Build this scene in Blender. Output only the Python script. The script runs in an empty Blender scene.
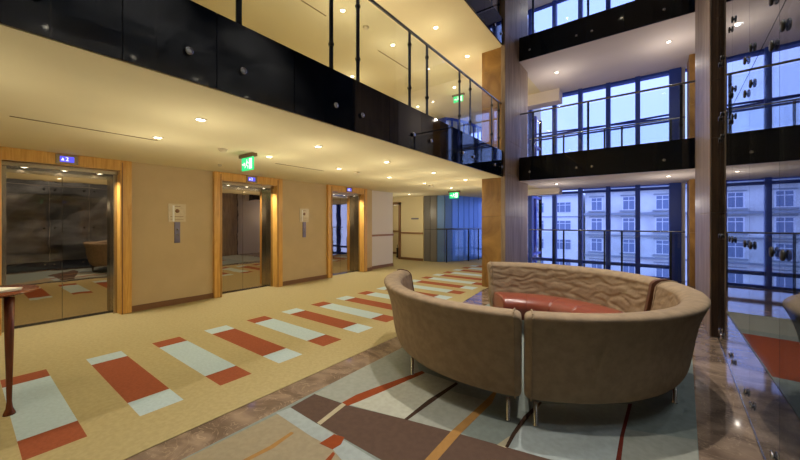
import bpy, bmesh, math, random
from mathutils import Vector, Matrix, noise
random.seed(7)
SC = bpy.context.scene
COL = SC.collection
PI = math.pi
# ------------------------------------------------------------------ camera frame
FPX, HY, CZ = 333.0, 222.0, 1.5
YAW = math.atan2(0.6, 0.8)
def at(px, py, z=0.0):
    "world point at height z seen at that place of the photograph"
    a = (px-400)/FPX; b = (HY-py)/FPX
    Z = (z-CZ)/b
    return ((.8*a-.6)*Z, (.6*a+.8)*Z)
# ------------------------------------------------------------------ materials
def s2l(c):
    return tuple(((v/255)/12.92 if v/255 <= .04045 else ((v/255+.055)/1.055)**2.4) for v in c)
MATS = {}
def mat(name, rgb, rough=.6, metal=0, spec=.5, var=0, scale=8, bump=0, bscale=60, coat=0, emit=None, estr=0, stretch=None, c2=None, detail=4):
    if name in MATS: return MATS[name]
    m = bpy.data.materials.new(name); m.use_nodes = True
    nt = m.node_tree; N = nt.nodes; L = nt.links
    b = N['Principled BSDF']
    c = s2l(rgb)
    b.inputs['Base Color'].default_value = (*c, 1)
    b.inputs['Roughness'].default_value = rough
    b.inputs['Metallic'].default_value = metal
    b.inputs['Specular IOR Level'].default_value = spec
    b.inputs['Coat Weight'].default_value = coat
    if emit:
        b.inputs['Emission Color'].default_value = (*emit, 1); b.inputs['Emission Strength'].default_value = estr
    if var or bump or c2:
        tc = N.new('ShaderNodeTexCoord'); mp = N.new('ShaderNodeMapping')
        L.new(tc.outputs['Object'], mp.inputs['Vector'])
        if stretch: mp.inputs['Scale'].default_value = stretch
    if var or c2:
        n = N.new('ShaderNodeTexNoise'); n.inputs['Scale'].default_value = scale; n.inputs['Detail'].default_value = detail
        L.new(mp.outputs['Vector'], n.inputs['Vector'])
        r = N.new('ShaderNodeValToRGB')
        lo = s2l(c2) if c2 else tuple(v*(1-var) for v in c); hi = c if c2 else tuple(min(1, v*(1+var)) for v in c)
        r.color_ramp.elements[0].color = (*lo, 1); r.color_ramp.elements[1].color = (*hi, 1)
        r.color_ramp.elements[0].position = .35; r.color_ramp.elements[1].position = .65
        L.new(n.outputs['Fac'], r.inputs['Fac']); L.new(r.outputs['Color'], b.inputs['Base Color'])
    if bump:
        n2 = N.new('ShaderNodeTexNoise'); n2.inputs['Scale'].default_value = bscale; n2.inputs['Detail'].default_value = 3
        L.new(mp.outputs['Vector'], n2.inputs['Vector'])
        bp = N.new('ShaderNodeBump'); bp.inputs['Strength'].default_value = bump; bp.inputs['Distance'].default_value = .01
        L.new(n2.outputs['Fac'], bp.inputs['Height']); L.new(bp.outputs['Normal'], b.inputs['Normal'])
    MATS[name] = m
    return m
def glass(name, tint, ior=1.5, rough=0.0):
    m = bpy.data.materials.new(name); m.use_nodes = True
    nt = m.node_tree; N = nt.nodes; L = nt.links
    N.remove(N['Principled BSDF'])
    t = N.new('ShaderNodeBsdfTransparent'); t.inputs['Color'].default_value = (*tint, 1)
    g = N.new('ShaderNodeBsdfGlossy'); g.inputs['Roughness'].default_value = rough; g.inputs['Color'].default_value = (1, 1, 1, 1)
    # the same reflectance on either side of the pane: Schlick from the facing angle
    lw = N.new('ShaderNodeLayerWeight'); lw.inputs['Blend'].default_value = .5
    p = N.new('ShaderNodeMath'); p.operation = 'POWER'; p.inputs[1].default_value = 5
    r0 = ((ior-1)/(ior+1))**2
    mu = N.new('ShaderNodeMath'); mu.operation = 'MULTIPLY_ADD'; mu.inputs[1].default_value = 1-r0; mu.inputs[2].default_value = r0
    L.new(lw.outputs['Facing'], p.inputs[0]); L.new(p.outputs[0], mu.inputs[0])
    mx = N.new('ShaderNodeMixShader')
    L.new(mu.outputs[0], mx.inputs['Fac']); L.new(t.outputs[0], mx.inputs[1]); L.new(g.outputs[0], mx.inputs[2])
    L.new(mx.outputs[0], N['Material Output'].inputs['Surface'])
    return m
def marble(name, c1, c2, vein, rough=.06, scale=3.0, vs=5.0):
    m = bpy.data.materials.new(name); m.use_nodes = True
    nt = m.node_tree; N = nt.nodes; L = nt.links; b = N['Principled BSDF']
    tc = N.new('ShaderNodeTexCoord')
    n = N.new('ShaderNodeTexNoise'); n.inputs['Scale'].default_value = scale; n.inputs['Detail'].default_value = 8; n.inputs['Distortion'].default_value = 1.2
    L.new(tc.outputs['Object'], n.inputs['Vector'])
    r = N.new('ShaderNodeValToRGB'); r.color_ramp.elements[0].color = (*s2l(c1), 1); r.color_ramp.elements[1].color = (*s2l(c2), 1)
    r.color_ramp.elements[0].position = .38; r.color_ramp.elements[1].position = .66
    L.new(n.outputs['Fac'], r.inputs['Fac'])
    v = N.new('ShaderNodeTexNoise'); v.inputs['Scale'].default_value = vs; v.inputs['Detail'].default_value = 6; v.inputs['Distortion'].default_value = 2
    L.new(tc.outputs['Object'], v.inputs['Vector'])
    w = N.new('ShaderNodeValToRGB'); cr = w.color_ramp
    cr.elements[0].position = .485; cr.elements[0].color = (0, 0, 0, 1); cr.elements[1].position = .515; cr.elements[1].color = (0, 0, 0, 1)
    e = cr.elements.new(.5); e.color = (.35, .35, .35, 1)
    L.new(v.outputs['Fac'], w.inputs['Fac'])
    mx = N.new('ShaderNodeMix'); mx.data_type = 'RGBA'; mx.inputs['B'].default_value = (*s2l(vein), 1)
    L.new(w.outputs['Color'], mx.inputs['Factor']); L.new(r.outputs['Color'], mx.inputs['A'])
    L.new(mx.outputs['Result'], b.inputs['Base Color'])
    b.inputs['Roughness'].default_value = rough
    MATS[name] = m
    return m
def banded(name, c1, c2, axis=(1, 1, 1), rough=.4, scale=6, dist=3):
    "wood or sedimentary stone: distorted streaks along one axis"
    m = bpy.data.materials.new(name); m.use_nodes = True
    nt = m.node_tree; N = nt.nodes; L = nt.links; b = N['Principled BSDF']
    tc = N.new('ShaderNodeTexCoord'); mp = N.new('ShaderNodeMapping'); mp.inputs['Scale'].default_value = axis
    L.new(tc.outputs['Object'], mp.inputs['Vector'])
    n = N.new('ShaderNodeTexNoise'); n.inputs['Scale'].default_value = scale; n.inputs['Detail'].default_value = 6; n.inputs['Distortion'].default_value = dist
    L.new(mp.outputs['Vector'], n.inputs['Vector'])
    r = N.new('ShaderNodeValToRGB'); r.color_ramp.elements[0].color = (*s2l(c1), 1); r.color_ramp.elements[1].color = (*s2l(c2), 1)
    r.color_ramp.elements[0].position = .3; r.color_ramp.elements[1].position = .7
    L.new(n.outputs['Fac'], r.inputs['Fac']); L.new(r.outputs['Color'], b.inputs['Base Color'])
    b.inputs['Roughness'].default_value = rough
    return m
M = dict(
    carpet=mat('olive_carpet', (164, 149, 108), .95, spec=.1, var=.07, scale=30, bump=.4, bscale=400),
    c_red=mat('carpet_red', (140, 76, 50), .95, spec=.1, var=.07, scale=40, bump=.4, bscale=400),
    c_blue=mat('carpet_blue_grey', (168, 184, 188), .95, spec=.1, var=.05, scale=40, bump=.4, bscale=400),
    ceiling=mat('ceiling_plaster', (224, 212, 176), .9, spec=.1, var=.015, scale=2),
    ceil_w=mat('ceiling_plaster_pale', (222, 212, 204), .9, spec=.1),
    groove=mat('ceiling_slot', (120, 98, 66), .8),
    wall=mat('beige_fabric_wall', (192, 170, 132), .9, spec=.1, var=.03, scale=3, bump=.15, bscale=300),
    wall_w=mat('pale_wall', (214, 206, 198), .8, spec=.2),
    wall_c=mat('cream_wall', (216, 200, 160), .8, spec=.2),
    base=mat('brown_baseboard', (122, 86, 56), .5),
    dado=mat('dado_rail', (150, 110, 78), .5),
    oak=banded('honey_oak', (192, 140, 62), (220, 172, 92), (14, 14, 1.2), .35, 2, 1),
    steel=mat('brushed_steel', (176, 166, 150), .22, metal=1),
    door=mat('polished_bronze_steel', (176, 162, 144), .0, metal=1, bump=.12, bscale=1.6),
    seam=mat('dark_seam', (24, 22, 20), .6),
    chrome=mat('chrome', (210, 212, 215), .12, metal=1),
    postm=mat('dark_post', (52, 58, 66), .35, metal=.7),
    rail=mat('rail_steel', (150, 158, 168), .25, metal=1),
    fascia=mat('black_glass_fascia', (9, 17, 30), .04, spec=.6),
    frame=mat('blue_black_frame', (36, 66, 160), .45, spec=.4),
    column=banded('grey_travertine', (128, 108, 90), (174, 152, 128), (3.5, 3.5, .35), .55, 2.4, 1.2),
    golden=banded('golden_slate', (122, 84, 32), (182, 138, 70), (1.4, 1.4, .8), .5, 1.6, 1.2),
    darkwood=banded('dark_walnut', (48, 34, 24), (78, 56, 38), (10, 10, 1), .35, 3, 1),
    marble=marble('brown_marble', (98, 82, 70), (144, 124, 106), (190, 168, 140)),
    sofa=mat('taupe_suede', (150, 130, 106), .85, spec=.15, var=.10, scale=14, bump=.35, bscale=25),
    sofa_seam=mat('brown_leather_piping', (92, 54, 34), .5),
    leather=mat('red_leather', (132, 66, 50), .28, spec=.5, var=.05, scale=6, bump=.08, bscale=30),
    redwood=banded('mahogany', (84, 38, 20), (124, 62, 34), (10, 10, 1), .25, 3, 1),
    paper=mat('paper', (225, 222, 210), .6),
    stone=mat('dark_rock', (206, 196, 184), .75, var=.28, scale=1.6, bump=.9, bscale=5, stretch=(1, 1, 2.5)),
    lens=mat('lamp_lens', (255, 245, 225), .4, emit=(1, .9, .7), estr=14),
    ring=mat('lamp_ring', (225, 215, 195), .4),
    green=mat('exit_green', (20, 190, 110), .4, emit=(.02, .72, .25), estr=.9),
    exitw=mat('exit_white', (240, 255, 245), .4, emit=(.75, 1, .85), estr=1.1),
    dispb=mat('display_blue', (70, 70, 220), .3, emit=(.09, .09, .9), estr=1.0),
    dispw=mat('display_white', (230, 230, 255), .3, emit=(.75, .8, 1), estr=1.6),
    sensor=mat('sensor_plastic', (205, 190, 160), .5),
    bpanel=mat('blue_metal_panel', (104, 140, 190), .3, metal=.35, spec=.5),
    gpanel=mat('grey_metal_panel', (120, 116, 112), .4, metal=.3),
    black=mat('black_plastic', (16, 15, 16), .5),
    fac1=mat('pale_render_facade', (240, 240, 238), .9, var=.05, scale=.4),
    fac2=mat('old_stone_facade', (222, 222, 216), .9, var=.14, scale=.35, detail=7),
    cornice=mat('facade_cornice', (150, 156, 162), .9),
    wframe=mat('far_window_frame', (235, 235, 235), .7),
    wpane=mat('far_window_pane', (120, 134, 158), .2),
    dark_backing=mat('reflection_backing', (34, 34, 38), .9, spec=.1),
    street=mat('street', (110, 112, 118), .9),
    grey_plate=mat('grey_plate', (122, 116, 132), .35, metal=.6),
)
M['glass'] = glass('clear_glass', (.93, .96, .96), 1.45)
M['wglass'] = glass('window_glass', (.97, .98, 1.0), 1.35)
M['bigglass'] = glass('atrium_glass', (.68, .73, .80), 1.75)
M['plate'] = mat('frosted_plate', (204, 188, 154), .25, var=.05, scale=20)
RUG = {k: mat('rug_'+k, v, .95, spec=.1, var=.06, scale=25, bump=.5, bscale=300) for k, v in dict(
    grey=(140, 142, 132), pale=(164, 164, 150), teal=(122, 130, 124), brown=(84, 66, 56), beige=(142, 130, 106),
    ochre=(150, 112, 64), rust=(130, 62, 32), cream=(164, 154, 128), dark=(58, 42, 32), wine=(92, 36, 26), blue=(146, 154, 152)).items()}
# ------------------------------------------------------------------ mesh helpers
class MB:
    def __init__(s): s.bm = bmesh.new(); s.mats = []
    def mi(s, m):
        if m not in s.mats: s.mats.append(m)
        return s.mats.index(m)
    def faces(s, vs, fs, m, smooth=False):
        i = s.mi(m); V = [s.bm.verts.new(v) for v in vs]
        for f in fs:
            try:
                q = s.bm.faces.new([V[k] for k in f]); q.material_index = i; q.smooth = smooth
            except ValueError: pass
        return V
    def box(s, x0, x1, y0, y1, z0, z1, m, mtx=None, bev=0):
        vs = [Vector((x, y, z)) for x in (x0, x1) for y in (y0, y1) for z in (z0, z1)]
        fs = [(0, 1, 3, 2), (4, 6, 7, 5), (0, 4, 5, 1), (2, 3, 7, 6), (0, 2, 6, 4), (1, 5, 7, 3)]
        if bev:
            t = bmesh.new(); V = [t.verts.new(v) for v in vs]
            for f in fs: t.faces.new([V[k] for k in f])
            bmesh.ops.bevel(t, geom=t.edges[:], offset=bev, segments=2, affect='EDGES', profile=.6)
            vs = [v.co.copy() for v in t.verts]; t.verts.index_update()
            fs = [[v.index for v in f.verts] for f in t.faces]; t.free()
        if mtx: vs = [mtx @ v for v in vs]
        s.faces(vs, fs, m); return s
    def tube(s, p0, p1, r, m, seg=12, r1=None):
        p0 = Vector(p0); p1 = Vector(p1); d = (p1-p0).normalized()
        a = d.orthogonal().normalized(); b = d.cross(a); r1 = r if r1 is None else r1
        vs = []
        for p, rr in ((p0, r), (p1, r1)):
            for k in range(seg):
                t = 2*PI*k/seg; vs.append(p+a*math.cos(t)*rr+b*math.sin(t)*rr)
        s.faces(vs, [(k, (k+1) % seg, seg+(k+1) % seg, seg+k) for k in range(seg)], m, True)
        s.faces(vs, [tuple(range(seg))[::-1], tuple(range(seg, 2*seg))], m); return s
    def lathe(s, c, prof, m, seg=24, a=Vector((0, 0, 1)), caps=True):
        "profile (radius, height) turned about an axis through c"
        a = Vector(a).normalized(); u = a.orthogonal().normalized(); w = a.cross(u); c = Vector(c); vs = []
        for r, h in prof:
            for k in range(seg):
                t = 2*PI*k/seg; vs.append(c+a*h+(u*math.cos(t)+w*math.sin(t))*r)
        fs = [(j*seg+k, j*seg+(k+1) % seg, (j+1)*seg+(k+1) % seg, (j+1)*seg+k) for j in range(len(prof)-1) for k in range(seg)]
        if caps: fs += [tuple(range(seg))[::-1], tuple(range((len(prof)-1)*seg, len(prof)*seg))]
        s.faces(vs, fs, m, True); return s
    def prism(s, pts, z0, z1, m):
        n = len(pts); vs = [(p[0], p[1], z0) for p in pts]+[(p[0], p[1], z1) for p in pts]
        s.faces(vs, [tuple(range(n))[::-1], tuple(range(n, 2*n))]+[(k, (k+1) % n, n+(k+1) % n, n+k) for k in range(n)], m); return s
    def build(s, name, parent=None, weld=False, loc=None):
        bm = s.bm
        if weld: bmesh.ops.remove_doubles(bm, verts=bm.verts[:], dist=1e-5)
        bmesh.ops.recalc_face_normals(bm, faces=bm.faces[:])
        o_ = Vector((0, 0, 0))
        if parent is not None:
            q = parent
            while q is not None: o_ = o_+q.location; q = q.parent
        elif loc is not None: o_ = Vector(loc)
        bmesh.ops.translate(bm, verts=bm.verts[:], vec=-o_)
        me = bpy.data.meshes.new(name); bm.to_mesh(me); bm.free()
        for m in s.mats: me.materials.append(m)
        o = bpy.data.objects.new(name, me); COL.objects.link(o)
        if parent is not None: o.parent = parent
        elif loc is not None: o.location = loc
        return o
def tag(o, label=None, cat=None, group=None, kind=None):
    if label: o['label'] = label
    if cat: o['category'] = cat
    if group: o['group'] = group
    if kind: o['kind'] = kind
    return o
def empty(name, loc, label=None, cat=None, group=None, kind=None):
    o = bpy.data.objects.new(name, None); COL.objects.link(o); o.location = loc; o.empty_display_size = .1
    return tag(o, label, cat, group, kind)
def struct(name, mb, label=None, parent=None):
    return tag(mb.build(name, parent), label, kind='structure')
def copy_tree(o, parent=None):
    c = o.copy(); COL.objects.link(c); c.parent = parent
    for ch in list(o.children): copy_tree(ch, c)
    return c
def txt(body, size, m, name, parent, loc, rot, depth=.002):
    "lettering as a mesh"
    cu = bpy.data.curves.new(name, 'FONT'); cu.body = body; cu.size = size; cu.extrude = depth
    cu.align_x = 'CENTER'; cu.align_y = 'CENTER'
    t = bpy.data.objects.new(name, cu); COL.objects.link(t)
    bpy.context.view_layer.update()
    me = bpy.data.meshes.new_from_object(t.evaluated_get(bpy.context.evaluated_depsgraph_get()))
    bpy.data.objects.remove(t)
    o = bpy.data.objects.new(name, me); COL.objects.link(o); me.materials.clear(); me.materials.append(m)
    base = Vector((0, 0, 0)); q = parent
    while q is not None: base = base+q.location; q = q.parent
    o.parent = parent; o.location = Vector(loc)-base; o.rotation_euler = rot
    return o

# ------------------------------------------------------------------ levels
H1, F2, H2, F3, H3 = 2.5, 3.05, 5.42, 5.97, 8.30
XF, YF, YW = -2.60, 8.25, 11.1      # edge of the left galleries, edge of the far galleries, window wall
XL = -6.90                          # lift wall
YB = -3.6                           # end of the hall behind the viewpoint
def gx(y): return .585+.045*(y-3.07)  # the glass wall on the right

# ------------------------------------------------------------------ floor
m = MB()
m.box(-2.65, 4.4, YB, YW+.12, -.2, 0, M['marble'])
m.prism([(-2.65, 4.4), (-2.65, YW+.12), (-2.95, YW+.12), (-2.95, 7.0)], -.2, 0, M['marble'])
struct('floor', m, 'polished brown marble floor around the sofas')
m = MB()
# striped carpet as one surface: a grid of faces
x_cuts = [-10.5, -4.91, -4.67, -3.45, -3.14, -2.65]
bars = []
y = .25; k = 0
while y < 10.6:
    bars.append((y, y+.30, k % 2)); y += .6; k += 1
bars.insert(0, (-.35, -.05, 1)); bars.insert(0, (-.95, -.65, 0)); bars.insert(0, (-1.55, -1.25, 1)); bars.insert(0, (-2.15, -1.85, 0))
ys = sorted(set([YB, YW+.12, 4.4, 7.0]+[b[0] for b in bars]+[b[1] for b in bars]))
def xe(y): return -2.65 if y <= 4.4 else (-2.95 if y >= 7 else -2.65-.3*(y-4.4)/2.6)
for y0, y1 in zip(ys[:-1], ys[1:]):
    bar = next((b for b in bars if b[0] <= y0+1e-6 and b[1] >= y1-1e-6), None)
    for i in range(5):
        xa, xb = x_cuts[i], x_cuts[i+1]
        mm = M['carpet']
        if bar and 1 <= i <= 3:
            mm = M['c_red'] if (i == 2) != (bar[2] == 0) else M['c_blue']
        if i == 4: a, b_, c, d = (xa, y0), (xe(y0), y0), (xe(y1), y1), (xa, y1)
        else: a, b_, c, d = (xa, y0), (xb, y0), (xb, y1), (xa, y1)
        m.faces([(*a, .004), (*b_, .004), (*c, .004), (*d, .004)], [(0, 1, 2, 3)], mm)
m.prism([(-10.5, YB), (-2.655, YB), (-2.655, 4.4), (-2.955, 7), (-2.955, YW+.12), (-10.5, YW+.12)], -.2, .0, M['carpet'])
m.box(-10.5, -3.4, YW+.12, 13.7, -.2, .004, M['carpet'])
struct('floor', m, 'olive carpet with rust red and pale blue bars in front of the lifts')

m = MB(); m.prism([(gx(YB)+.02, YB), (4.4, YB), (4.4, 7.5), (.80, 7.5), (.80, 5.95), (gx(5.9)+.02, 5.9)], .0005, .012, M['dark_backing'])  # dark sheet added so reflections in the glass show clearly
struct('floor', m, 'added dark sheet on the floor behind the glass wall')
# ------------------------------------------------------------------ rug
m = MB()
RX0, RX1, RY0, RY1 = -2.35, .62, -1.5, 7.75
def rx(y): return .21+.062*(y-2.2)
m.prism([(RX0, RY0), (rx(RY0), RY0), (rx(RY1), RY1), (RX0, RY1)], .0005, .010, RUG['teal'])
m.prism([(-1.2, 4.75), (rx(4.75)-.01, 4.75), (rx(6.35)-.01, 6.35), (-1.2, 6.35)], .009, .0104, RUG['rust'])
m.prism([(RX0+.01, 6.6), (rx(6.6)-.01, 6.6), (rx(7.7)-.01, 7.7), (RX0+.01, 7.7)], .009, .0104, RUG['grey'])
def patch(pts, c, lift):
    w = [at(px, py, .01) for px, py in pts]
    w = [(min(max(x, RX0+.002), rx(y)-.004), min(max(y, RY0), RY1)) for x, y in w]
    m.prism(w, .009, .010+lift*.0004, RUG[c])
# wide light fields first, stripes over them
patch([(314.5, 394), (346, 404), (405, 419), (451, 431.5), (560, 462), (700, 462), (697, 440), (600, 425), (520, 410), (440, 388), (420, 372), (389.7, 338), (340, 376)], 'grey', 1)
patch([(346, 404), (404, 419), (458, 384), (424, 372)], 'pale', 2)
patch([(451, 431.5), (505, 447), (541, 404), (490, 400)], 'teal', 2)
patch([(505.7, 448), (549, 459), (617, 470), (628, 404), (541, 404)], 'blue', 2)
patch([(290.5, 407.5), (344.5, 440), (375, 470), (240, 470), (150, 470), (191, 456)], 'beige', 1)
patch([(290.5, 407.5), (276, 413), (312, 437), (330, 446), (350, 470), (392, 470), (319, 425)], 'blue', 2)
patch([(280, 470), (292, 452), (296, 435), (250, 452), (235, 470)], 'beige', 3)
patch([(239, 462), (270, 446), (291, 432), (294, 433), (274, 448), (246, 462)], 'ochre', 4)
patch([(314.5, 394), (290.5, 407.5), (317.5, 424), (345, 404.5)], 'brown', 3)
patch([(346, 405), (319, 424.5), (385, 462), (430, 500), (640, 500), (549.5, 459.5), (451, 431.5), (406, 419.5)], 'brown', 3)
patch([(342.5, 403), (346, 405), (320.5, 425), (317, 423)], 'cream', 5)
patch([(334, 434.5), (344.5, 437.5), (341, 444.5), (332.5, 449.5), (319.5, 443.5)], 'rust', 6)
patch([(333, 452), (335, 454), (330, 462), (322, 464)], 'rust', 6)
patch([(341.5, 403), (347.5, 406), (358, 402), (385, 390.5), (425, 373), (422, 371), (380, 386), (356, 395)], 'rust', 5)
patch([(404.5, 419), (407, 420.5), (430, 404), (458, 384), (456, 382.5), (428, 400)], 'dark', 5)
patch([(423, 462), (436, 462), (460, 434.5), (492, 403), (500, 385), (486, 400), (451, 431.5)], 'ochre', 5)
patch([(497, 445), (506, 448), (512, 440), (514, 434), (507, 438)], 'cream', 5)
patch([(505, 447), (508.5, 447.5), (516, 434), (528, 418), (542, 403), (540, 402), (524, 416), (512, 433)], 'dark', 6)
patch([(615.5, 462), (621, 462), (624, 436), (632, 404), (628.5, 404), (620, 436)], 'wine', 5)
tag(m.build('area_rug', loc=(-1.05, 2.1, 0)), 'large patchwork rug of grey, brown and beige pieces under the ring of sofas', 'rug')

# ------------------------------------------------------------------ ceilings and slabs
m = MB(); m.box(-10.5, -3.4, YB, 13.7, H1, F2-.02, M['ceiling']); m.box(-3.4, XF-.03, YB, YW+.1, H1, F2-.02, M['ceiling']); struct('ceiling', m, 'cream plaster ceiling over the lift lobby')
m = MB(); m.box(-10.5, -3.4, YB, 13.7, H2, F3-.02, M['ceiling']); m.box(-3.4, XF-.03, YB, YW+.1, H2, F3-.02, M['ceiling']); struct('ceiling', m, 'cream plaster ceiling of the upper gallery')
m = MB(); m.box(XF-.03, 1.3, YF+.03, YW+.1, H1, F2-.02, M['ceil_w'])
struct('ceiling', m, 'pale ceiling under the first far gallery')
m = MB(); m.box(XF-.03, 1.3, YF+.03, YW+.1, H2, F3-.02, M['ceil_w'])
struct('ceiling', m, 'pale ceiling under the second far gallery')
for z in (H1, H2):
    d = .17 if z == H1 else .34
    m = MB(); m.box(-3.4, -2.12, 10.6, YW-.06, z-d, z, M['ceil_w']); struct('trim_bulkhead', m, 'dropped bulkhead in front of the far windows')
m = MB(); m.box(-10.5, -3.4, YB, 13.7, H3, H3+.3, M['ceil_w']); m.box(-3.4, 4.4, YB, YW+.12, H3, H3+.3, M['ceil_w']); struct('ceiling', m, 'top ceiling of the atrium')
# ceiling slots
def slot(a, b, z):
    (xa, ya), (xb, yb) = at(*a, z), at(*b, z)
    mm = MB(); xm = (xa+xb)/2
    mm.box(xm-.012, xm+.012, min(ya, yb), max(ya, yb), z-.004, z+.01, M['groove'])
    struct('trim_slot', mm, 'narrow air slot in the ceiling')
slot((10, 115), (156, 141), H1); slot((277, 163), (322, 171), H1); slot((440, 190), (465, 192), H1)
slot((301, 0), (326, 16), H2); slot((377, 51), (411, 70), H2)

# ------------------------------------------------------------------ walls
def wallbox(name, b, mt, label):
    mm = MB(); mm.box(*b, mt); struct(name, mm, label)
PORT = [(.21, 1.74), (3.04, 4.56), (5.93, 7.46)]
segs = [(YB, .21), (1.74, 3.04), (4.56, 5.93), (7.46, 7.75)]
m = MB()
for a, b in segs: m.box(XL-.5, XL, a, b, 0, H1, M['wall'])
for a, b in PORT: m.box(XL-.5, XL, a, b, 2.46, H1, M['wall'])
struct('wall_left', m, 'beige fabric wall between the lifts')
m = MB()
for a, b in segs: m.box(XL, XL+.02, a, b, .004, .10, M['base'])
struct('baseboard_left', m)
wallbox('wall_left', (XL-.5, XL-.12, 7.75, 8.95, 0, H1), M['wall_w'], 'pale wall with a dado rail beyond the third lift')
m = MB(); m.box(XL-.12, XL-.10, 7.75, 8.95, .004, .10, M['base']); m.box(XL-.51, XL-.12, 8.95, 8.97, .004, .10, M['base'])
struct('baseboard_left', m)
m = MB(); m.box(XL-.12, XL-.095, 7.75, 8.97, 1.04, 1.10, M['dado']); struct('trim_dado', m)
wallbox('wall_left', (XL-.5, XL, YB, 11, F2, H2), M['wall_c'], 'cream wall of the upper gallery')
wallbox('wall_left', (XL-.5, XL, YB, 11, F3, H3), M['wall_c'], 'cream wall of the top gallery')
# corridor end wall with the door opening
xd0, xd1 = -9.15, -8.03
m = MB(); m.box(-7.0+.0, xd1, 10.75, 10.9, 0, H1, M['wall_c']) if False else m.box(xd1, -6.95, 10.75, 10.9, 0, H1, M['wall_c'])
m.box(-10.5, xd0, 10.75, 10.9, 0, H1, M['wall_c']); m.box(xd0, xd1, 10.75, 10.9, 2.28, H1, M['wall_c'])
struct('wall_back', m, 'cream corridor wall with the open doorway')
m = MB(); m.box(xd1, -6.95, 10.72, 10.75, 1.04, 1.10, M['dado']); m.box(xd1, -6.95, 10.73, 10.75, .004, .1, M['base']); struct('trim_dado', m)
dr = empty('door_4', (-8.6, 10.8, 0), 'brown framed open doorway at the end of the corridor', kind='structure')
m = MB(); m.box(xd1-.08, xd1+.01, 10.70, 10.92, .004, 2.28, M['base']); m.box(xd0-.01, xd0+.08, 10.70, 10.92, .004, 2.28, M['base']); m.box(xd0-.01, xd1+.01, 10.70, 10.92, 2.2, 2.30, M['base'])
m.build('door_frame', dr)
m = MB(); m.box(-10.5, -6.95, 12.4, 12.5, 0, H1, M['wall_c']); struct('wall_back', m, 'cream wall seen through the open doorway')
m = MB(); m.box(-10.5, -6.95, 12.37, 12.4, 1.04, 1.10, M['dado']); m.box(-10.5, -6.95, 12.38, 12.4, .004, .1, M['base']); struct('trim_dado', m)
m = MB(); m.box(-10.6, -10.5, YB, 13.7, 0, H3, M['wall_c']); struct('wall_left', m)
m = MB(); m.box(-10.6, 4.4, YB-.2, YB, 0, H3, M['wall_c']); struct('wall_back', m, 'wall behind the viewpoint')
# stand by the doorway
t = empty('umbrella_stand', (-8.47, 11.2, .004), 'small black umbrella stand in the far doorway', 'umbrella stand')
m = MB(); m.lathe((-8.47, 11.2, .004), [(.09, 0), (.10, .02), (.085, .1), (.10, .38), (.11, .40), (.10, .40), (.08, .1)], M['black'], 16); m.build('bin_body', t)
m = MB(); m.tube((-8.45, 11.2, .05), (-8.39, 11.17, .62), .012, M['black']); m.tube((-8.49, 11.22, .05), (-8.54, 11.2, .55), .014, M['black']); m.build('umbrella', t)
# small wall sign
x, _ = -7.55, 0
m = MB(); m.box(-7.50, -7.16, 10.735, 10.75, 1.60, 1.66, M['grey_plate'], bev=.004)
tag(m.build('wall_sign', loc=(-7.33, 10.74, 1.63)), 'narrow grey nameplate on the cream corridor wall above the dado', 'sign')

# curved panelled wall
curve = [(-6.95, 10.78), (-6.66, 10.78), (-6.38, 10.82), (-6.15, 11.0), (-5.98, 11.25), (-5.86, 11.53), (-5.77, 11.83), (-5.70, 12.14), (-5.65, 12.46), (-5.61, 12.79), (-5.59, 13.12), (-5.58, 13.6)]
m = MB(); back = MB()
for i, (a, b) in enumerate(zip(curve[:-1], curve[1:])):
    a = Vector((*a, 0)); b = Vector((*b, 0)); d = (b-a).normalized(); nrm = Vector((-d.y, d.x, 0))
    a2 = a+d*.013; b2 = b-d*.013
    mt = M['gpanel'] if i < 2 else M['bpanel']
    for z0, z1 in ((.01, 1.21), (1.225, H1)):
        m.faces([a2+Vector((0, 0, z0)), b2+Vector((0, 0, z0)), b2+Vector((0, 0, z1)), a2+Vector((0, 0, z1)), a2+nrm*.05+Vector((0, 0, z0)), b2+nrm*.05+Vector((0, 0, z0)), b2+nrm*.05+Vector((0, 0, z1)), a2+nrm*.05+Vector((0, 0, z1))],
                [(0, 1, 2, 3), (7, 6, 5, 4), (0, 3, 7, 4), (1, 5, 6, 2), (2, 6, 7, 3), (0, 4, 5, 1)], mt)
    for q in (a, ):
        m.faces([a+nrm*.03, b+nrm*.03, b+nrm*.03+Vector((0, 0, H1)), a+nrm*.03+Vector((0, 0, H1)), a+nrm*.09, b+nrm*.09, b+nrm*.09+Vector((0, 0, H1)), a+nrm*.09+Vector((0, 0, H1))],
                [(0, 1, 2, 3), (7, 6, 5, 4), (0, 3, 7, 4), (1, 5, 6, 2), (2, 6, 7, 3), (0, 4, 5, 1)], M['seam'])
struct('wall_corner', m, 'curved wall of blue and grey metal panels')
# window set over it on the upper gallery
def mull_run(name, pts, z0, z1, label, zt=(), step=1, w=.05, glassm=None):
    r = empty(name, (pts[0][0], pts[0][1], z0), label, kind='structure')
    fr = MB(); gl = MB()
    for i, p in enumerate(pts):
        fr.box(p[0]-w, p[0]+w, p[1]-w, p[1]+w, z0, z1, M['frame'])
    for a, b in zip(pts[:-1], pts[1:]):
        A = Vector((a[0], a[1], 0)); B = Vector((b[0], b[1], 0)); d = (B-A); Ln = d.length; ang = math.atan2(d.y, d.x)
        T = Matrix.Translation(A) @ Matrix.Rotation(ang, 4, 'Z')
        for z in zt: fr.box(0, Ln, -.04, .04, z-.04, z+.04, M['frame'], T)
        gl.box(w*.7, Ln-w*.7, -.006, .006, z0+.02, z1-.02, glassm or M['wglass'], T)
    fr.build('window_frame', r); gl.build('pane', r)
    return r
mull_run('window_4', curve[3:], F2, H2, 'tall windows at the end of the upper gallery', (F2+.04, H2-.04), w=.025)
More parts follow.
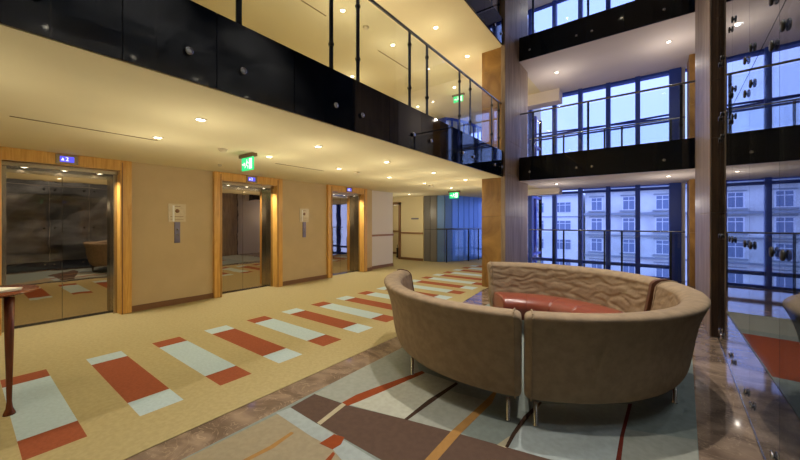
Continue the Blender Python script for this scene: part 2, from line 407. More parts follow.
m = MB(); m.box(-10.5, curve[3][0], curve[3][1], curve[3][1]+.1, F2, H2, M['frame']); struct('wall_back', m, 'dark blue wall at the end of the upper gallery')
mull_run('window_5', [(-5.5+.7*i, 13.6) for i in range(4)], 0, H1, 'ground floor windows beyond the curved wall', (.33, 2.4))
mull_run('window_6', [(-3.4, 13.6), (-3.4, 12.9), (-3.4, 12.2), (-3.4, 11.45), (-3.4, YW+.05)], 0, H1, 'return windows beside the stone pier', (.33, 2.4))
mull_run('window_7', [(-5.5+.7*i, 13.6) for i in range(4)], F2, H2, 'upper windows beyond the stone pier', (4.3,))
mull_run('window_8', [(-3.4, 13.6), (-3.4, 12.9), (-3.4, 12.2), (-3.4, 11.45), (-3.4, YW+.05)], F2, H2, 'upper return windows beside the stone pier', (4.3,))

# ------------------------------------------------------------------ curtain wall
MX = [-3.06, -2.35, -1.64, -.94, -.26, .45]
def curtain(n, z0, z1, tr, label):
    r = empty('window_%d' % n, (-1.4, YW, z0), label, kind='structure')
    fr = MB()
    for x in MX[:-1]: fr.box(x-.055, x+.055, YW-.10, YW+.10, z0, z1, M['frame'], bev=.006)
    fr.box(.40, .64, YW-.10, YW+.14, z0, z1, M['frame'], bev=.006)
    fr.box(-3.44, -3.36, YW-.08, YW+.08, z0, z1, M['frame'])
    fr.build('mullion', r)
    fr = MB()
    for z, h in tr: fr.box(-3.4, .64, YW-.05, YW+.07, z-h, z+h, M['frame'], bev=.004)
    fr.build('transom', r)
    xs = [-3.4]+MX
    for a, b in zip(xs[:-1], xs[1:]):
        g = MB(); g.box(a+.03, b-.03, YW-.006, YW+.006, z0+.01, z1-.01, M['wglass']); g.build('pane', r)
    return r
curtain(1, 0, H1, [(.33, .045), (.03, .03), (2.385, .035)], 'ground floor window wall looking onto old street buildings')
w2 = curtain(2, F2, H2, [(F2+.03, .03), (H2-.03, .03)], 'window wall of the first far gallery against the sky')
w3 = curtain(3, F3, H3, [(F3+.03, .03), (7.2, .045), (H3-.03, .03)], 'window wall of the second far gallery')
# shallow crossing bars of the bracing behind the upper panes
m = MB()
for za, zb in ((4.22, 4.34), (4.36, 4.24), (4.14, 4.16)):
    p0 = Vector((-3.4, YW+.20, za)); p1 = Vector((.62, YW+.20, zb))
    m.tube(p0, p1, .028, M['frame'], 8)
m.build('brace', w2)
m = MB(); m.box(.60, .72, YW-.02, YW+.1, 0, H3, M['wall_w']); struct('trim_jamb', m)
# slab edge outside
m = MB(); m.box(-3.5, 1.3, YW+.12, YW+.3, H1-.02, F2+.02, M['frame']) ; m.box(-3.5, 1.3, YW+.12, YW+.3, H2-.02, F3+.02, M['frame']); struct('trim_slab_edge', m)

# ------------------------------------------------------------------ columns
def column(name, x0, x1, y0, y1, side, front, sidex, label, z0=0, z1=H3):
    r = empty(name, ((x0+x1)/2, (y0+y1)/2, z0), label, 'column')
    m = MB()
    hs = [z0+.0, 1.62, 2.60, 3.35, 4.15, 4.95, 5.75, 6.9, z1] if z0 == 0 and z1 > 4 else [z0, (z0+z1)/2, z1]
    for a, b in zip(hs[:-1], hs[1:]): m.box(x0, x1, y0, y1, a+.002, b-.002, front, bev=.004)
    m.build('stone_core', r)
    if side:
        m = MB(); xa, xb = sidex
        for a, b in zip(hs[:-1], hs[1:]):
            m.box(xa, xb, y0-(.04 if xb < 0 else .002), y1-.05, a+.001, b-.001, side, bev=.003)
        m.build('side_cladding', r)
    return r
column('stone_column', -3.12, -2.66, 7.33, 9.05, M['column'], M['golden'], (-2.655, -2.56), 'tall square column of golden slate and grey travertine at the gallery corner')
column('stone_column', .645, .710, 5.93, 7.72, M['column'], M['darkwood'], (.628, .643), 'slim dark wood and travertine column beside the glass wall')
column('stone_pier', .74, 1.04, 10.3, 10.9, None, M['golden'], None, 'golden slate pier to the right of the ground floor windows', 0, H1)
column('stone_pier', .74, 1.04, 10.3, 10.9, None, M['golden'], None, 'golden slate pier to the right of the gallery windows one floor up', F2, H2)
wallbox('wall_right', (1.05, 1.2, 7.9, 11.2, 0, H3), M['wall_w'], 'pale wall right of the windows')
wallbox('wall_right', (.80, 1.2, 7.6, 7.9, 0, H3), M['wall_w'], 'pale return wall behind the slim column')

# ------------------------------------------------------------------ fascias (black glass bands on the slab edges)
def bolt(p, axis, parent, r=.028, L=.03):
    b = MB(); a = Vector(axis)
    b.lathe(p, [(r*.6, 0), (r*.6, L*.4), (r, L*.45), (r, L*.85), (r*.75, L)], M['chrome'], 14, a)
    b.build('bolt', parent)
PY = [-1.6, -1.2, -.13, .25, .98, 1.37, 2.345, 2.74, 3.76, 4.21, 5.27, 5.70, 6.75, 7.15]
def fascia_left(n, z0, z1, label):
    r = empty('trim_%d' % n, (XF, 2, z0), label, kind='structure')
    m = MB(); cuts = [YB]+[(PY[i]+PY[i+1])/2 for i in range(13)]+[7.28]
    cuts = sorted(set(round(c, 3) for c in cuts if c <= 7.28))
    m.box(XF-.028, XF-.016, YB, 7.29, z0+.005, z1, M['seam'])
    for a, b in zip(cuts[:-1], cuts[1:]):
        m.box(XF-.014, XF, a+.003, b-.003, z0, z1, M['fascia'])
    m.build('glass_band', r)
    for y in PY:
        if y > .2: bolt((XF, y, z0+.2), (1, 0, 0), r)
fascia_left(1, H1, F2+.02, 'black glass band along the edge of the upper gallery above the lift lobby')
fascia_left(2, H2, F3+.02, 'black glass band along the edge of the top left gallery')
RXP = [-2.37, -1.9, -1.66, -.55, -.3, .40]
def fascia_far(n, z0, z1, label):
    r = empty('trim_%d' % n, (-1, YF, z0), label, kind='structure')
    m = MB(); m.box(-2.55, .70, YF+.016, YF+.028, z0+.005, z1, M['seam'])
    cuts = [-2.555, -1.78, -1.1, -.42, .05, .695]
    for a, b in zip(cuts[:-1], cuts[1:]): m.box(a+.002, b-.002, YF, YF+.014, z0, z1, M['fascia'])
    m.build('glass_band', r)
    for x in (-2.3, -1.30, -1.0, .22): bolt((x, YF, z0+.2), (0, -1, 0), r)
fascia_far(3, H1, F2+.02, 'black glass band along the edge of the first far gallery')
fascia_far(4, H2, F3+.02, 'black glass band along the edge of the second far gallery')

# ------------------------------------------------------------------ balustrades
def balustrade(label, pts, posts, z, h=1.07, name='glass_balustrade', group=None, inset=0, clamps=True, side=1):
    r = empty(name, (pts[0][0], pts[0][1], z), label, 'balustrade', group)
    m = MB()
    for a, b in zip(pts[:-1], pts[1:]): m.tube((*a, z+h), (*b, z+h), .021, M['rail'], 12)
    m.build('handrail', r)
    for (p, q) in posts:
        dx, dy = q
        m = MB(); a = math.atan2(dy, dx); T = Matrix.Translation((p[0], p[1], 0)) @ Matrix.Rotation(a, 4, 'Z')
        m.box(-.022, .022, -.008, .008, z, z+h-.02, M['postm'], T); o = m.build('post', r)
        if clamps:
            for zz in (.28, .88):
                c = MB(); c.lathe((p[0]+dx*0, p[1]+dy*0, z+zz), [(.022, -.022), (.026, -.018), (.026, .018), (.022, .022)], M['black'], 12, (dy*0+(-dy if dx else 1), dx if dx else 0, 0))
                c.build('clamp', r)
    return r
def pane(parent, a, b, z0, z1, t=.006):
    A = Vector((*a, 0)); B = Vector((*b, 0)); d = B-A
    T = Matrix.Translation(A) @ Matrix.Rotation(math.atan2(d.y, d.x), 4, 'Z')
    m = MB(); m.box(.006, d.length-.006, -t, t, z0, z1, M['glass'], T); m.build('glass_panel', parent)
for z, lab in ((F2+.02, 'long glass balustrade with paired dark posts along the upper gallery over the lifts'), (F3+.02, 'glass balustrade along the top left gallery')):
    b = balustrade(lab, [(XF-.055, YB), (XF-.055, 7.29)], [((XF-.055, y), (0, 1)) for y in PY], z)
    cs = [YB]+[v for v in PY]+[7.29]
    for i in range(len(cs)-1): pane(b, (XF-.055, cs[i]+.012), (XF-.055, cs[i+1]-.012), z+.03, z+1.02)
for z, lab in ((F2+.02, 'glass balustrade on the first far gallery in front of the sky windows'), (F3+.02, 'glass balustrade on the second far gallery near the top of the picture')):
    ps = (-2.24, -1.08, .48)
    b = balustrade(lab, [(-2.55, YF+.06), (.69, YF+.06)], [((x, YF+.06), (1, 0)) for x in ps], z)
    cs = [-2.55, *ps, .69]
    for i in range(len(cs)-1): pane(b, (cs[i]+.012, YF+.06), (cs[i+1]-.012, YF+.06), z+.03, z+1.02)
for z, h, lab in ((0, 1.26, 'glass balustrade with slim dark posts before the ground floor windows'), (F2, 1.03, 'second glass balustrade close to the windows of the first far gallery')):
    ps = (-2.30, -2.03, -1.0, -.60, .42)
    b = balustrade(lab, [(-3.0, 10.75), (.70, 10.75)], [((x, 10.75), (1, 0)) for x in ps], z, h, clamps=False)
    cs = [-3.0, *ps, .70]
    for i in range(len(cs)-1): pane(b, (cs[i]+.012, 10.75), (cs[i+1]-.012, 10.75), z+.03, z+h-.06)
# the one following the curved wall
off = []
for i, p in enumerate(curve[2:]):
    q = Vector((*p, 0)); a = Vector((*curve[i+1], 0)); b = Vector((*curve[min(i+3, len(curve)-1)], 0)); d = (b-a).normalized()
    n = Vector((d.y, -d.x, 0)); off.append(((q+n*.22).x, (q+n*.22).y))
ps = [(off[k], ((off[k][1]-off[k+1][1]), (off[k+1][0]-off[k][0]))) for k in (1, 4, 6, 8)]
b = balustrade('curved glass balustrade in front of the blue panelled wall', off, [(p, (1, 0)) for p, _ in ps], .004, 1.24, clamps=False)
for i in range(len(off)-1): pane(b, off[i], off[i+1], .05, 1.18, .004)

# ------------------------------------------------------------------ glass wall on the right
r = empty('wall_right', (gx(2), 2, 0), 'tall frameless glass wall with paired point fixings beside the sofas', kind='structure')
PAIRS = [(-1.2, -.95), (-.35, -.1), (.55, .8), (1.62, 1.87), (2.53, 2.78), (3.45, 3.70), (4.42, 4.64), (5.38, 5.60)]
seams = [YB]+[(a+b)/2 for a, b in PAIRS]+[5.92]
GA = math.atan(.045)
def GT(y): return Matrix.Translation((gx(y), y, 0)) @ Matrix.Rotation(PI/2-GA, 4, 'Z')
for i in range(len(seams)-1):
    a, b = seams[i], seams[i+1]; L = (b-a)/math.cos(GA)
    for z0, z1 in ((.02, 2.62), (2.63, 5.6), (5.61, H3)):
        m = MB(); m.box(.004, L-.004, -.008, .008, z0, z1, M['bigglass'], GT(a)); m.build('glass_panel', r)
m = MB(); m.box(0, (5.92-YB)/math.cos(GA), -.012, .012, 0, .02, M['rail'], GT(YB)); m.build('floor_channel', r)
for a, b in PAIRS:
    for y in (a, b):
        if y < 1.5: continue
        for z in (.17, 1.33, 2.5, 2.76, 3.42):
            m = MB(); n = Vector((-math.cos(GA), math.sin(GA), 0)); c = Vector((gx(y), y, z))+n*.008
            m.lathe(c, [(.010, 0), (.010, .003), (.027, .004), (.030, .008), (.030, .014), (.024, .018)], M['black'] if z > .5 else M['chrome'], 16, n)
            m.build('point_fixing', r)
    if b > 1.5:
        m = MB(); y = (a+b)/2
# behind the glass: dark rock wall, an end wall blackened to clear the reflections
m = MB()
nx, ny = 46, 26
V = []
for i in range(nx+1):
    for j in range(ny+1):
        y = YB+(7.55-YB)*i/nx; z = H3*j/ny
        V.append((3.6-.12*noise.noise(Vector((y*.6, z*1.1, 3)))-.05*noise.noise(Vector((y*2, z*3, 9))), y, z))
m.faces(V, [(i*(ny+1)+j, (i+1)*(ny+1)+j, (i+1)*(ny+1)+j+1, i*(ny+1)+j+1) for i in range(nx) for j in range(ny)], M['stone'])
struct('wall_right', m, 'dark rough rock wall behind the glass')
wallbox('wall_back', (.79, 4.4, 7.45, 7.6, 0, H3), M['dark_backing'], 'end wall behind the glass, blackened to clear the reflections')  # near-black only to keep the glass reflections from greying
# ------------------------------------------------------------------ lifts
def lift(n, y0, y1, label):
    yc = (y0+y1)/2; r = empty('door_%d' % n, (XL, yc, 0), label, kind='structure')
    xo = XL+.07; j = .15
    m = MB()
    m.box(XL-.02, xo, y0, y0+j, .004, 2.5-.003, M['oak'], bev=.006); m.box(XL-.02, xo, y1-j, y1, .004, 2.5-.003, M['oak'], bev=.006)
    m.box(XL-.02, xo, y0+j, y1-j, 2.33, 2.5-.003, M['oak'], bev=.006)
    m.box(XL-.22, XL-.02, y0+j-.03, y0+j, .004, 2.36, M['oak']); m.box(XL-.22, XL-.02, y1-j, y1-j+.03, .004, 2.36, M['oak'])
    m.box(xo, xo+.008, y1-j+.02, y1-j+.032, .004, 2.46, M['base']) ; m.box(xo, xo+.008, y0+j-.032, y0+j-.02, .004, 2.46, M['base'])
    m.build('portal_frame', r)
    m = MB()
    m.box(XL-.40, XL-.10, y0+j, y0+j+.05, .004, 2.33, M['steel'], bev=.003); m.box(XL-.40, XL-.10, y1-j-.05, y1-j, .004, 2.33, M['steel'], bev=.003)
    m.box(XL-.40, XL-.06, y0+j, y1-j, 2.27, 2.34, M['steel'])
    m.box(XL-.40, XL-.30, y0+j+.05, y1-j-.05, 2.20, 2.27, M['steel'])
    m.build('steel_reveal', r)
    m = MB(); m.box(XL-.40, XL-.20, y0+j, y1-j, -.01, .008, M['steel']); m.build('sill', r)
    for a, b in ((y0+j+.05, yc-.002), (yc+.002, y1-j-.05)):
        m = MB(); m.box(XL-.32, XL-.29, a, b, .012, 2.20, M['door'], bev=.002); m.build('door_leaf', r)
    m = MB(); m.box(XL-.36, XL-.325, y0+j, y1-j, 0, 2.3, M['seam']); m.build('shaft_gap', r)
    return yc
LIFTN = ['first', 'second', 'third']
SPOTS = []
for n, (a, b) in enumerate(PORT):
    yc = lift(n+1, a, b, 'oak framed steel lift door, the %s from the left' % LIFTN[n])
    t = empty('floor_indicator', (XL+.07, yc, 2.42), 'lit blue floor display over the %s lift from the left' % LIFTN[n], 'floor display', 'floor displays over the lifts')
    m = MB(); m.box(XL+.07, XL+.085, yc-.12, yc+.12, 2.345, 2.485, M['steel'], bev=.004); m.build('bezel', t)
    m = MB(); m.box(XL+.085, XL+.088, yc-.075, yc+.075, 2.375, 2.455, M['dispb']); m.build('screen', t)
    txt('2', .075, M['dispw'], 'digit', t, (XL+.090, yc, 2.415), (PI/2, 0, PI/2), .001)
    m = MB(); x = XL+.089
    m.faces([(x, yc-.062, 2.395), (x, yc-.03, 2.395), (x, yc-.046, 2.435), (x+.002, yc-.062, 2.395), (x+.002, yc-.03, 2.395), (x+.002, yc-.046, 2.435)], [(0, 1, 2), (5, 4, 3), (0, 1, 4, 3), (1, 2, 5, 4), (2, 0, 3, 5)], M['dispw'])
    m.build('arrow', t)
    for k, dy in enumerate((-.40, 0, .40)):
        d = empty('downlight', (XL-.12, yc+dy, 2.27), 'small recessed lamp over the %s lift door, %s of the three in its head' % (LIFTN[n], ('left', 'middle', 'right')[k]), 'ceiling light', 'lamps in the lift heads')
        m = MB(); m.lathe((XL-.12, yc+dy, 2.27), [(.04, 0), (.04, -.006), (.03, -.008), (.03, -.002)], M['ring'], 18); m.build('trim_ring', d)
        m = MB(); m.lathe((XL-.12, yc+dy, 2.27), [(.028, -.001), (.028, -.005)], M['lens'], 16); m.build('lens', d)
        SPOTS.append(((XL-.12, yc+dy, 2.255), 'reveal'))
# call stations
for k, (y, nm) in enumerate(((2.42, 'first and second'), (5.21, 'second and third'))):
    t = empty('call_station', (XL, y, 1.45), 'lift call station with glass sign on the wall between the %s lifts' % nm, 'lift call panel', 'call stations on the lift wall')
    m = MB(); m.box(XL+.004, XL+.012, y-.14, y+.14, 1.50, 1.83, M['plate'], bev=.003); m.build('glass_sign', t)
    m = MB(); m.lathe((XL+.014, y, 1.70), [(.035, 0), (.035, .002)], M['base'], 20, (1, 0, 0)); m.box(XL+.0125, XL+.014, y-.11, y+.10, 1.595, 1.602, M['base']); m.box(XL+.0125, XL+.014, y-.11, y+.10, 1.545, 1.550, M['base']); m.box(XL+.0125, XL+.014, y-.05, y+.05, 1.78, 1.787, M['base'])
    m.box(XL+.0125, XL+.016, y-.075, y-.045, 1.51, 1.80, M['paper']); m.build('emblem', t)
    m = MB(); m.box(XL, XL+.02, y-.045, y+.045, 1.12, 1.50, M['grey_plate'], bev=.004); m.build('button_plate', t)
    for z in (1.36, 1.27):
        m = MB(); m.lathe((XL+.02, y, z), [(.015, 0), (.015, .004), (.011, .006)], M['chrome'], 14, (1, 0, 0)); m.build('button', t)

# ------------------------------------------------------------------ ceiling lamps
def downlight(x, y, z, label, group, power='main'):
    d = empty('downlight', (x, y, z), label, 'ceiling light', group)
    m = MB(); m.lathe((x, y, z), [(.055, 0), (.055, -.006), (.042, -.009), (.040, -.002)], M['ring'], 20); m.build('trim_ring', d)
    m = MB(); m.lathe((x, y, z), [(.036, -.0005), (.036, -.006), (.02, -.009)], M['lens'], 18); m.build('lens', d)
    SPOTS.append(((x, y, z-.02), power))
ordn = ['nearest the viewer', 'second nearest', 'third away', 'fourth away', 'fifth away', 'farthest']
for k, y in enumerate((1.43, 2.87, 4.30, 5.80, 7.25, 8.7)):
    downlight(-3.5, y, H1, 'recessed lobby ceiling lamp in the row by the black band, %s' % ordn[k], 'lobby ceiling lamps')
    downlight(-4.65, y, H1, 'recessed lobby ceiling lamp in the row nearer the lifts, %s' % ordn[k], 'lobby ceiling lamps')
    downlight(-3.45, y, H2, 'recessed upper gallery ceiling lamp in the row by the railing, %s' % ordn[k], 'upper gallery ceiling lamps', 'up')
    downlight(-4.55, y, H2, 'recessed upper gallery ceiling lamp in the row away from the railing, %s' % ordn[k], 'upper gallery ceiling lamps', 'up')
for x, y in ((-3.5, -.3), (-4.65, -.45), (-3.5, -1.9), (-4.65, -1.9)):
    downlight(x, y, H1, 'recessed lobby ceiling lamp behind the viewpoint', 'lamps behind the viewpoint', 'back' if y == -.45 else 'main')
downlight(-6.9, 9.75, H1, 'recessed lamp in the corridor ceiling before the doorway', 'lobby ceiling lamps')
downlight(-8.4, 9.75, H1, 'recessed lamp farther along the corridor ceiling', 'lobby ceiling lamps')
downlight(-8.9, 11.6, H1, 'recessed lamp behind the doorway', 'lobby ceiling lamps')
downlight(-6.4, 6.4, H2, 'recessed lamp close to the upper gallery wall', 'upper gallery ceiling lamps', 'up')
downlight(-6.3, 9.4, H2, 'recessed lamp at the far end of the upper gallery wall', 'upper gallery ceiling lamps', 'up')
for z, lab in ((H1, 'under the first far gallery'), (H2, 'under the second far gallery')):
    downlight(-1.95, 9.45, z, 'recessed lamp %s, toward the stone column' % lab, 'far gallery lamps', 'far')
    downlight(.33, 9.30, z, 'recessed lamp %s, toward the golden pier' % lab, 'far gallery lamps', 'far')
downlight(-2.2, 10.0, H3, 'recessed lamp in the top ceiling near the stone column', 'top ceiling lamps', 'far')
for x, y in ((-.75, 3.2), (-.75, 6.0), (-.75, .6), (2.5, 0), (2.5, 2.5), (2.5, 5)):  # unseen lamps added to brighten the atrium and the rock behind the glass
    downlight(x, y, H3, 'added fill lamp in the top ceiling, out of view', 'added fill lamps', 'atr_fill' if x < 0 else 'side')

WARM = (1.0, .91, .68)
PW = {'main': (18, 125, WARM, 9), 'reveal': (55, 140, (1, .92, .74), 0), 'up': (14, 165, (1, .88, .66), 8), 'far': (9, 150, (1, .90, .80), 10), 'atr_fill': (1150, 46, (1, .92, .82), 0), 'side': (760, 90, (1, .92, .82), 0), 'back': (30, 125, WARM, 0)}
for (p, kind) in SPOTS:
    w, ang, c, pt = PW[kind]
    l = bpy.data.lights.new('lamp', 'SPOT'); l.energy = w; l.spot_size = math.radians(ang); l.spot_blend = .9; l.color = c; l.shadow_soft_size = .03
    o = bpy.data.objects.new('lamp_light', l); COL.objects.link(o); o.location = p
    if pt:  # added point light below the fixture, lifts the ceilings and walls
        l = bpy.data.lights.new('ceiling_fill', 'POINT'); l.energy = pt; l.color = c; l.shadow_soft_size = 0
        o = bpy.data.objects.new('ceiling_fill', l); COL.objects.link(o); o.location = (p[0], p[1], p[2]-.6)

# ------------------------------------------------------------------ exit signs and sensors
def exit_sign(x, y, z, label, w=.32, h=.19):
    t = empty('exit_sign', (x, y, z), label, 'exit sign', 'green exit signs')
    m = MB(); m.box(x-.20, x+.20, y-.035, y+.035, z-.05, z, M['groove'], bev=.006); m.build('housing', t)
    m = MB(); m.box(x-w/2, x+w/2, y-.008, y+.008, z-.05-h, z-.05, M['green'], bev=.002); pn = m.build('sign_panel', t)
    m = MB(); yf = y-.0085; zc = z-.05-h/2
    def q(pts): 
        n = len(pts); m.faces([(x+a, yf, zc+b) for a, b in pts]+[(x+a, yf-.001, zc+b) for a, b in pts], [tuple(range(n)), tuple(range(n, 2*n))[::-1]]+[(k, (k+1) % n, n+(k+1) % n, n+k) for k in range(n)], M['exitw'])
    q([(.05, -.075), (.13, -.075), (.13, .075), (.05, .075)])                  # doorway
    q([(-.14, -.012), (-.09, -.012), (-.09, -.035), (-.055, 0), (-.09, .035), (-.09, .012), (-.14, .012)])   # arrow
    q([(-.02, .045), (.0, .045), (.0, .068), (-.02, .068)])                    # running figure: head
    q([(-.035, -.01), (-.01, -.015), (.012, .038), (-.02, .04)])               # torso
    q([(-.035, -.01), (-.018, -.016), (-.045, -.045), (-.07, -.06), (-.075, -.05), (-.052, -.035)])
    q([(-.02, -.015), (-.005, -.015), (.03, -.035), (.022, -.07), (.01, -.07), (.014, -.042)])
    q([(.005, .035), (.04, .01), (.035, .0), (0, .02)])
    m.build('running_figure', pn)
exit_sign(-4.74, 2.58, H1, 'green exit sign hanging from the lobby ceiling near the second lift')
exit_sign(-5.03, 9.6, H1, 'green exit sign hanging before the curved blue wall')
exit_sign(-4.7, 9.25, H2, 'green exit sign on the upper gallery ceiling')
def sensor(px, py, z, label, r=.05):
    x, y = at(px, py, z); t = empty('smoke_detector', (x, y, z), label, 'smoke detector')
    m = MB(); m.lathe((x, y, z), [(r*1.1, 0), (r*1.1, -.012)], M['sensor'], 20); m.build('base', t)
    m = MB(); m.lathe((x, y, z-.012), [(r, 0), (r*.95, -.015), (r*.6, -.03), (r*.3, -.032)], M['sensor'], 20); m.build('cap', t)
sensor(223, 149, H1, 'round smoke detector on the lobby ceiling left of the exit sign', .055)
sensor(220, 164.5, H1, 'small ceiling sensor above the beige wall before the second lift', .03)
sensor(357, 172, H1, 'flat round detector on the lobby ceiling near the third lift', .05)
sensor(366, 27, H2, 'round detector on the upper gallery ceiling', .06)
sensor(430.5, 185.5, H1, 'round detector on the lobby ceiling beyond the third lift', .06)

# ------------------------------------------------------------------ curved sofas
CX, CY = -1.135, 3.78
RS = .972
OUT = [(1.35, .185), (1.405, .20), (1.44, .25), (1.465, .37), (1.482, .5), (1.505, .63), (1.54, .745), (1.57, .81), (1.585, .835), (1.575, .858), (1.54, .868), (1.49, .866), (1.43, .855), (1.395, .83)]
OUT += [(1.385-.085*((.82-z)/.42), z) for z in [.815-.0175*k for k in range(25)]]+[(1.28, .28), (1.27, .18)]
SEAT = [(1.26, .17), (1.30, .3), (1.29, .42), (1.24, .455), (1.1, .475), (.95, .478), (.83, .47), (.76, .44), (.725, .39), (.72, .33), (.74, .27), (.79, .22), (.84, .17)]
def sweep(mb, prof, a0, a1, mt, n=40, rnd=.05, wrinkle=0, seams=()):
    cr = sum(p[0] for p in prof)/len(prof); cz = sum(p[1] for p in prof)/len(prof)
    L = (a1-a0)*1.45
    ts = []
    for k in range(5): ts.append((rnd/L)*(1-math.cos(k/4*PI/2)))
    st = list(ts)+[rnd/L+(1-2*rnd/L)*k/n for k in range(1, n)]+[1-t for t in reversed(ts)]
    for sm in seams: st += [sm-.004, sm, sm+.004]
    st = sorted(set(round(v, 5) for v in st))
    P = len(prof); V = []
    for s_ in st:
        d = min(s_, 1-s_)*L
        ins = rnd*(1-math.sqrt(max(0, 1-(1-min(d/rnd, 1))**2))) if d < rnd else 0
        for sm in seams:
            if abs(s_-sm) < .002: ins = max(ins, .012)
        a = a0+(a1-a0)*s_
        for j, (r, z) in enumerate(prof):
            dv = Vector((r-cr, z-cz)); l = dv.length
            sc = max(0, l-min(ins, l*.9))/l
            rr, zz = cr+dv.x*sc, cz+dv.y*sc
            if wrinkle:
                u = a*1.4*4; nz = noise.noise(Vector((u*1.3, zz*14, 1.7)))
                if 11 <= j <= 39:
                    w = .25 if j < 15 else 1
                    z2 = zz+.012*math.sin(u*5)
                    f = noise.noise(Vector((u*.9+.8*math.sin(z2*9), z2*13, 4.2)))
                    g = noise.noise(Vector((u*2.3, z2*24, 8.2)))
                    rr += wrinkle*w*((1-min(1, abs(f)*4))*1.0+.5*g)
                else: rr += .004*nz
            V.append((CX+RS*rr*math.cos(a), CY+RS*rr*math.sin(a), zz+.014))
    F = [(i*P+j, (i+1)*P+j, (i+1)*P+(j+1) % P, i*P+(j+1) % P) for i in range(len(st)-1) for j in range(P)]
    F += [tuple(range(P)), tuple(range((len(st)-1)*P, len(st)*P))[::-1]]
    mb.faces(V, F, mt, True)
def sofa(label, d0, d1, legs, wr=.006):
    a0, a1 = math.radians(d0), math.radians(d1); am = (a0+a1)/2
    t = empty('curved_sofa', (CX+1.1*math.cos(am), CY+1.1*math.sin(am), .01), label, 'sofa', 'three curved sofas forming a ring')
    m = MB(); sweep(m, OUT, a0, a1, M['sofa'], n=150, wrinkle=wr)
    b = m.build('backrest', t)
    sb = b.modifiers.new('s', 'SUBSURF'); sb.levels = 1; sb.render_levels = 1
    m = MB(); sweep(m, SEAT, a0+.02, a1-.02, M['leather'], n=48, seams=(.25, .5, .75)); s_ = m.build('seat', t)
    # end piping down the ends of the backrest
    for e in ((a1,) if wr > .01 else (a0, a1)):
        m = MB(); rr = OUT[1:]; sg = 1 if e == a0 else -1
        aa = e+sg*.035
        pts = [Vector((CX+RS*r*math.cos(aa), CY+RS*r*math.sin(aa), z+.014)) for r, z in rr]
        cen = sum(pts, Vector())/len(pts)
        pts = [cen+(p-cen)*1.012 for p in pts]
        for p, q in zip(pts[:-1], pts[1:]): m.tube(p, q, .006, M['sofa_seam'] if (d0 > 0 and e == a0) else M['sofa'], 6)
        m.build('piping', t)
    if wr > .01:
        m = MB(); cr = [(1.405+(r-1.405)*1.02, .5+(z-.5)*1.02) for r, z in OUT]; sweep(m, cr, a0-.028, a0+.004, M['sofa_seam'], n=3, rnd=.004); m.build('leather_strip', t)
    for da in legs:
        for r in (1.32, .86):
            aa = math.radians(da); x, y = CX+r*math.cos(aa), CY+r*math.sin(aa)
            m = MB(); m.lathe((x, y, .0135), [(.020, 0), (.020, .004), (.014, .008), (.016, .165)], M['chrome'], 14); m.build('leg', t)
sofa('taupe suede curved sofa at the front left of the ring, back to the viewer', 190, 286.6, (197, 237, 282.4))
sofa('taupe suede curved sofa at the front right of the ring, nearest the glass wall', -72.8, 29.5, (-69.3, -10, 26))
sofa('taupe curved sofa at the rear of the ring with its red leather seat in view', 32.5, 127, (38, 85, 122), .012)
# brown leather strap in the joint of rear and right sofas: edge of the rear one is piped above

# ------------------------------------------------------------------ round side table
tx, ty, tz = -4.19, .08, .95
t = empty('side_table', (tx, ty, .004), 'round mahogany side table with splayed foot at the left edge', 'table')
m = MB(); m.lathe((tx, ty, 0), [(.20, tz-.045), (.28, tz-.03), (.345, tz-.010), (.35, tz-.004), (.347, tz), ], M['redwood'], 48); m.build('table_top', t)
for k in range(3):
    a = math.radians(39.5+120*k); x, y = tx+.265*math.cos(a), ty+.265*math.sin(a)
    m = MB(); m.lathe((x, y, .004), [(.036, 0), (.034, .012), (.020, .05), (.015, .10), (.019, .30), (.026, .62), (.030, tz-.04)], M['redwood'], 14); m.build('leg', t)
m = MB(); T = Matrix.Translation((tx+.06, ty+.13, tz)) @ Matrix.Rotation(.5, 4, 'Z')
for k in range(3): m.box(-.10, .10, -.07, .07, .001+.006*k, .006+.006*k, M['paper'], T @ Matrix.Rotation(.09*k, 4, 'Z'), bev=.001)
tag(m.build('brochure', loc=(tx+.06, ty+.13, tz)), 'small pile of white brochures on the round mahogany table', 'brochure')

# ------------------------------------------------------------------ street outside
def far_building(label, x0, x1, y0, y1, z0, z1, fm, cols, rows, ww, wh, cornices=(), bay=False, mull=2):
    b = empty('apartment_building', ((x0+x1)/2, (y0+y1)/2, z0), label, 'building')
    m = MB(); m.box(x0, x1, y0, y1, z0, z1, fm); m.build('wall', b)
    if cornices:
        m = MB()
        for z, h, d in cornices: m.box(x0-.1, x1+.1, y0-d, y0, z-h/2, z+h/2, M['cornice'])
        m.build('cornice', b)
    for x in cols:
        for z in rows:
            m = MB()
            m.box(x-ww/2-.12, x+ww/2+.12, y0-.06, y0-.01, z-wh/2-.12, z+wh/2+.12, M['wframe'])
            n = mull
            for k in range(n):
                a = x-ww/2+ww*k/n; m.box(a+.05, a+ww/n-.05, y0-.09, y0-.05, z-wh/2, z+wh*.2, M['wpane']); m.box(a+.05, a+ww/n-.05, y0-.09, y0-.05, z+wh*.26, z+wh/2, M['wpane'])
            if bay: m.box(x-ww/2-.4, x+ww/2+.4, y0-.3, y0, z-wh/2-.35, z-wh/2-.15, M['cornice']); m.box(x-ww/2-.3, x+ww/2+.3, y0-.25, y0, z+wh/2+.2, z+wh/2+.35, M['cornice'])
            m.build('window', b)
    return b
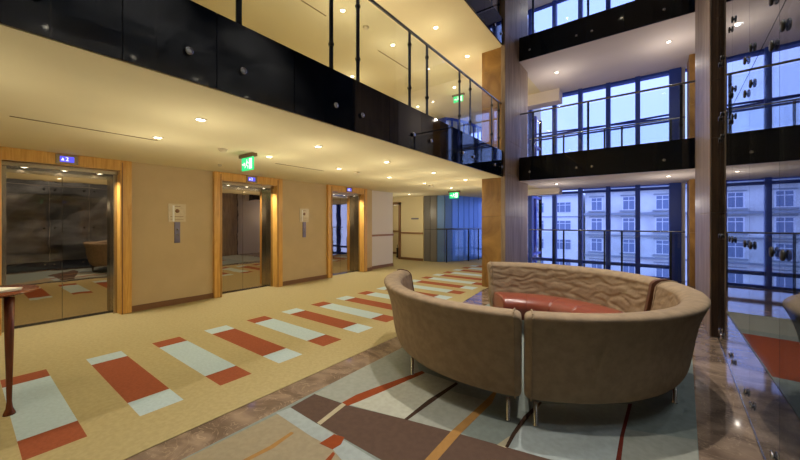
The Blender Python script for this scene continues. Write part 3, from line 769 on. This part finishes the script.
far_building('plain white apartment block with triple windows seen through the left panes', -30, -9.0, 62, 74, -16, 6.2, M['fac1'], (-25.8, -21, -16.2, -11.9), (4.0, .9, -2.3, -5.5), 2.6, 1.6, [(6.2, .5, .5), (2.4, .15, .15)], mull=3)
far_building('old ornate apartment house with cornices seen through the right panes', -8.55, 16, 62.5, 74, -16, 6.6, M['fac2'], (-6.9, -2.6, 1.5, 5.7, 9.9, 14.0), (4.4, 1.1, -2.2, -5.7), 1.5, 1.9, [(6.6, .6, .8), (2.75, .35, .6), (-.6, .25, .35), (-3.9, .25, .35)], bay=True)
m = MB(); m.box(-60, 60, 15.4, 120, -16.3, -16, M['street']); struct('street_ground', m, 'street far below')

# ------------------------------------------------------------------ world, camera, render look
w = bpy.data.worlds.new('dusk'); SC.world = w; w.use_nodes = True
nt = w.node_tree; bg = nt.nodes['Background']
tc = nt.nodes.new('ShaderNodeTexCoord'); sp = nt.nodes.new('ShaderNodeSeparateXYZ'); rp = nt.nodes.new('ShaderNodeValToRGB')
nt.links.new(tc.outputs['Generated'], sp.inputs[0]); nt.links.new(sp.outputs['Z'], rp.inputs['Fac'])
rp.color_ramp.elements[0].color = (.25, .335, .78, 1); rp.color_ramp.elements[0].position = 0
rp.color_ramp.elements[1].color = (.21, .30, .78, 1); rp.color_ramp.elements[1].position = .8
nt.links.new(rp.outputs['Color'], bg.inputs['Color']); bg.inputs['Strength'].default_value = 2.9

cam = bpy.data.cameras.new('camera'); co = bpy.data.objects.new('camera', cam); COL.objects.link(co)
cam.sensor_width = 36; cam.lens = FPX/800*36; cam.clip_start = .05; cam.clip_end = 300
cam.shift_y = -(230-HY)/800
co.location = (0, 0, CZ); co.rotation_euler = (PI/2, 0, YAW)
SC.camera = co
SC.view_settings.view_transform = 'Standard'; SC.view_settings.look = 'None'; SC.view_settings.gamma = 1
SC.view_settings.exposure = 0.15
cy = SC.cycles
cy.use_denoising = True; cy.max_bounces = 10; cy.diffuse_bounces = 5; cy.glossy_bounces = 5; cy.transparent_max_bounces = 24; cy.sample_clamp_indirect = 6
cy.caustics_reflective = False; cy.caustics_refractive = False
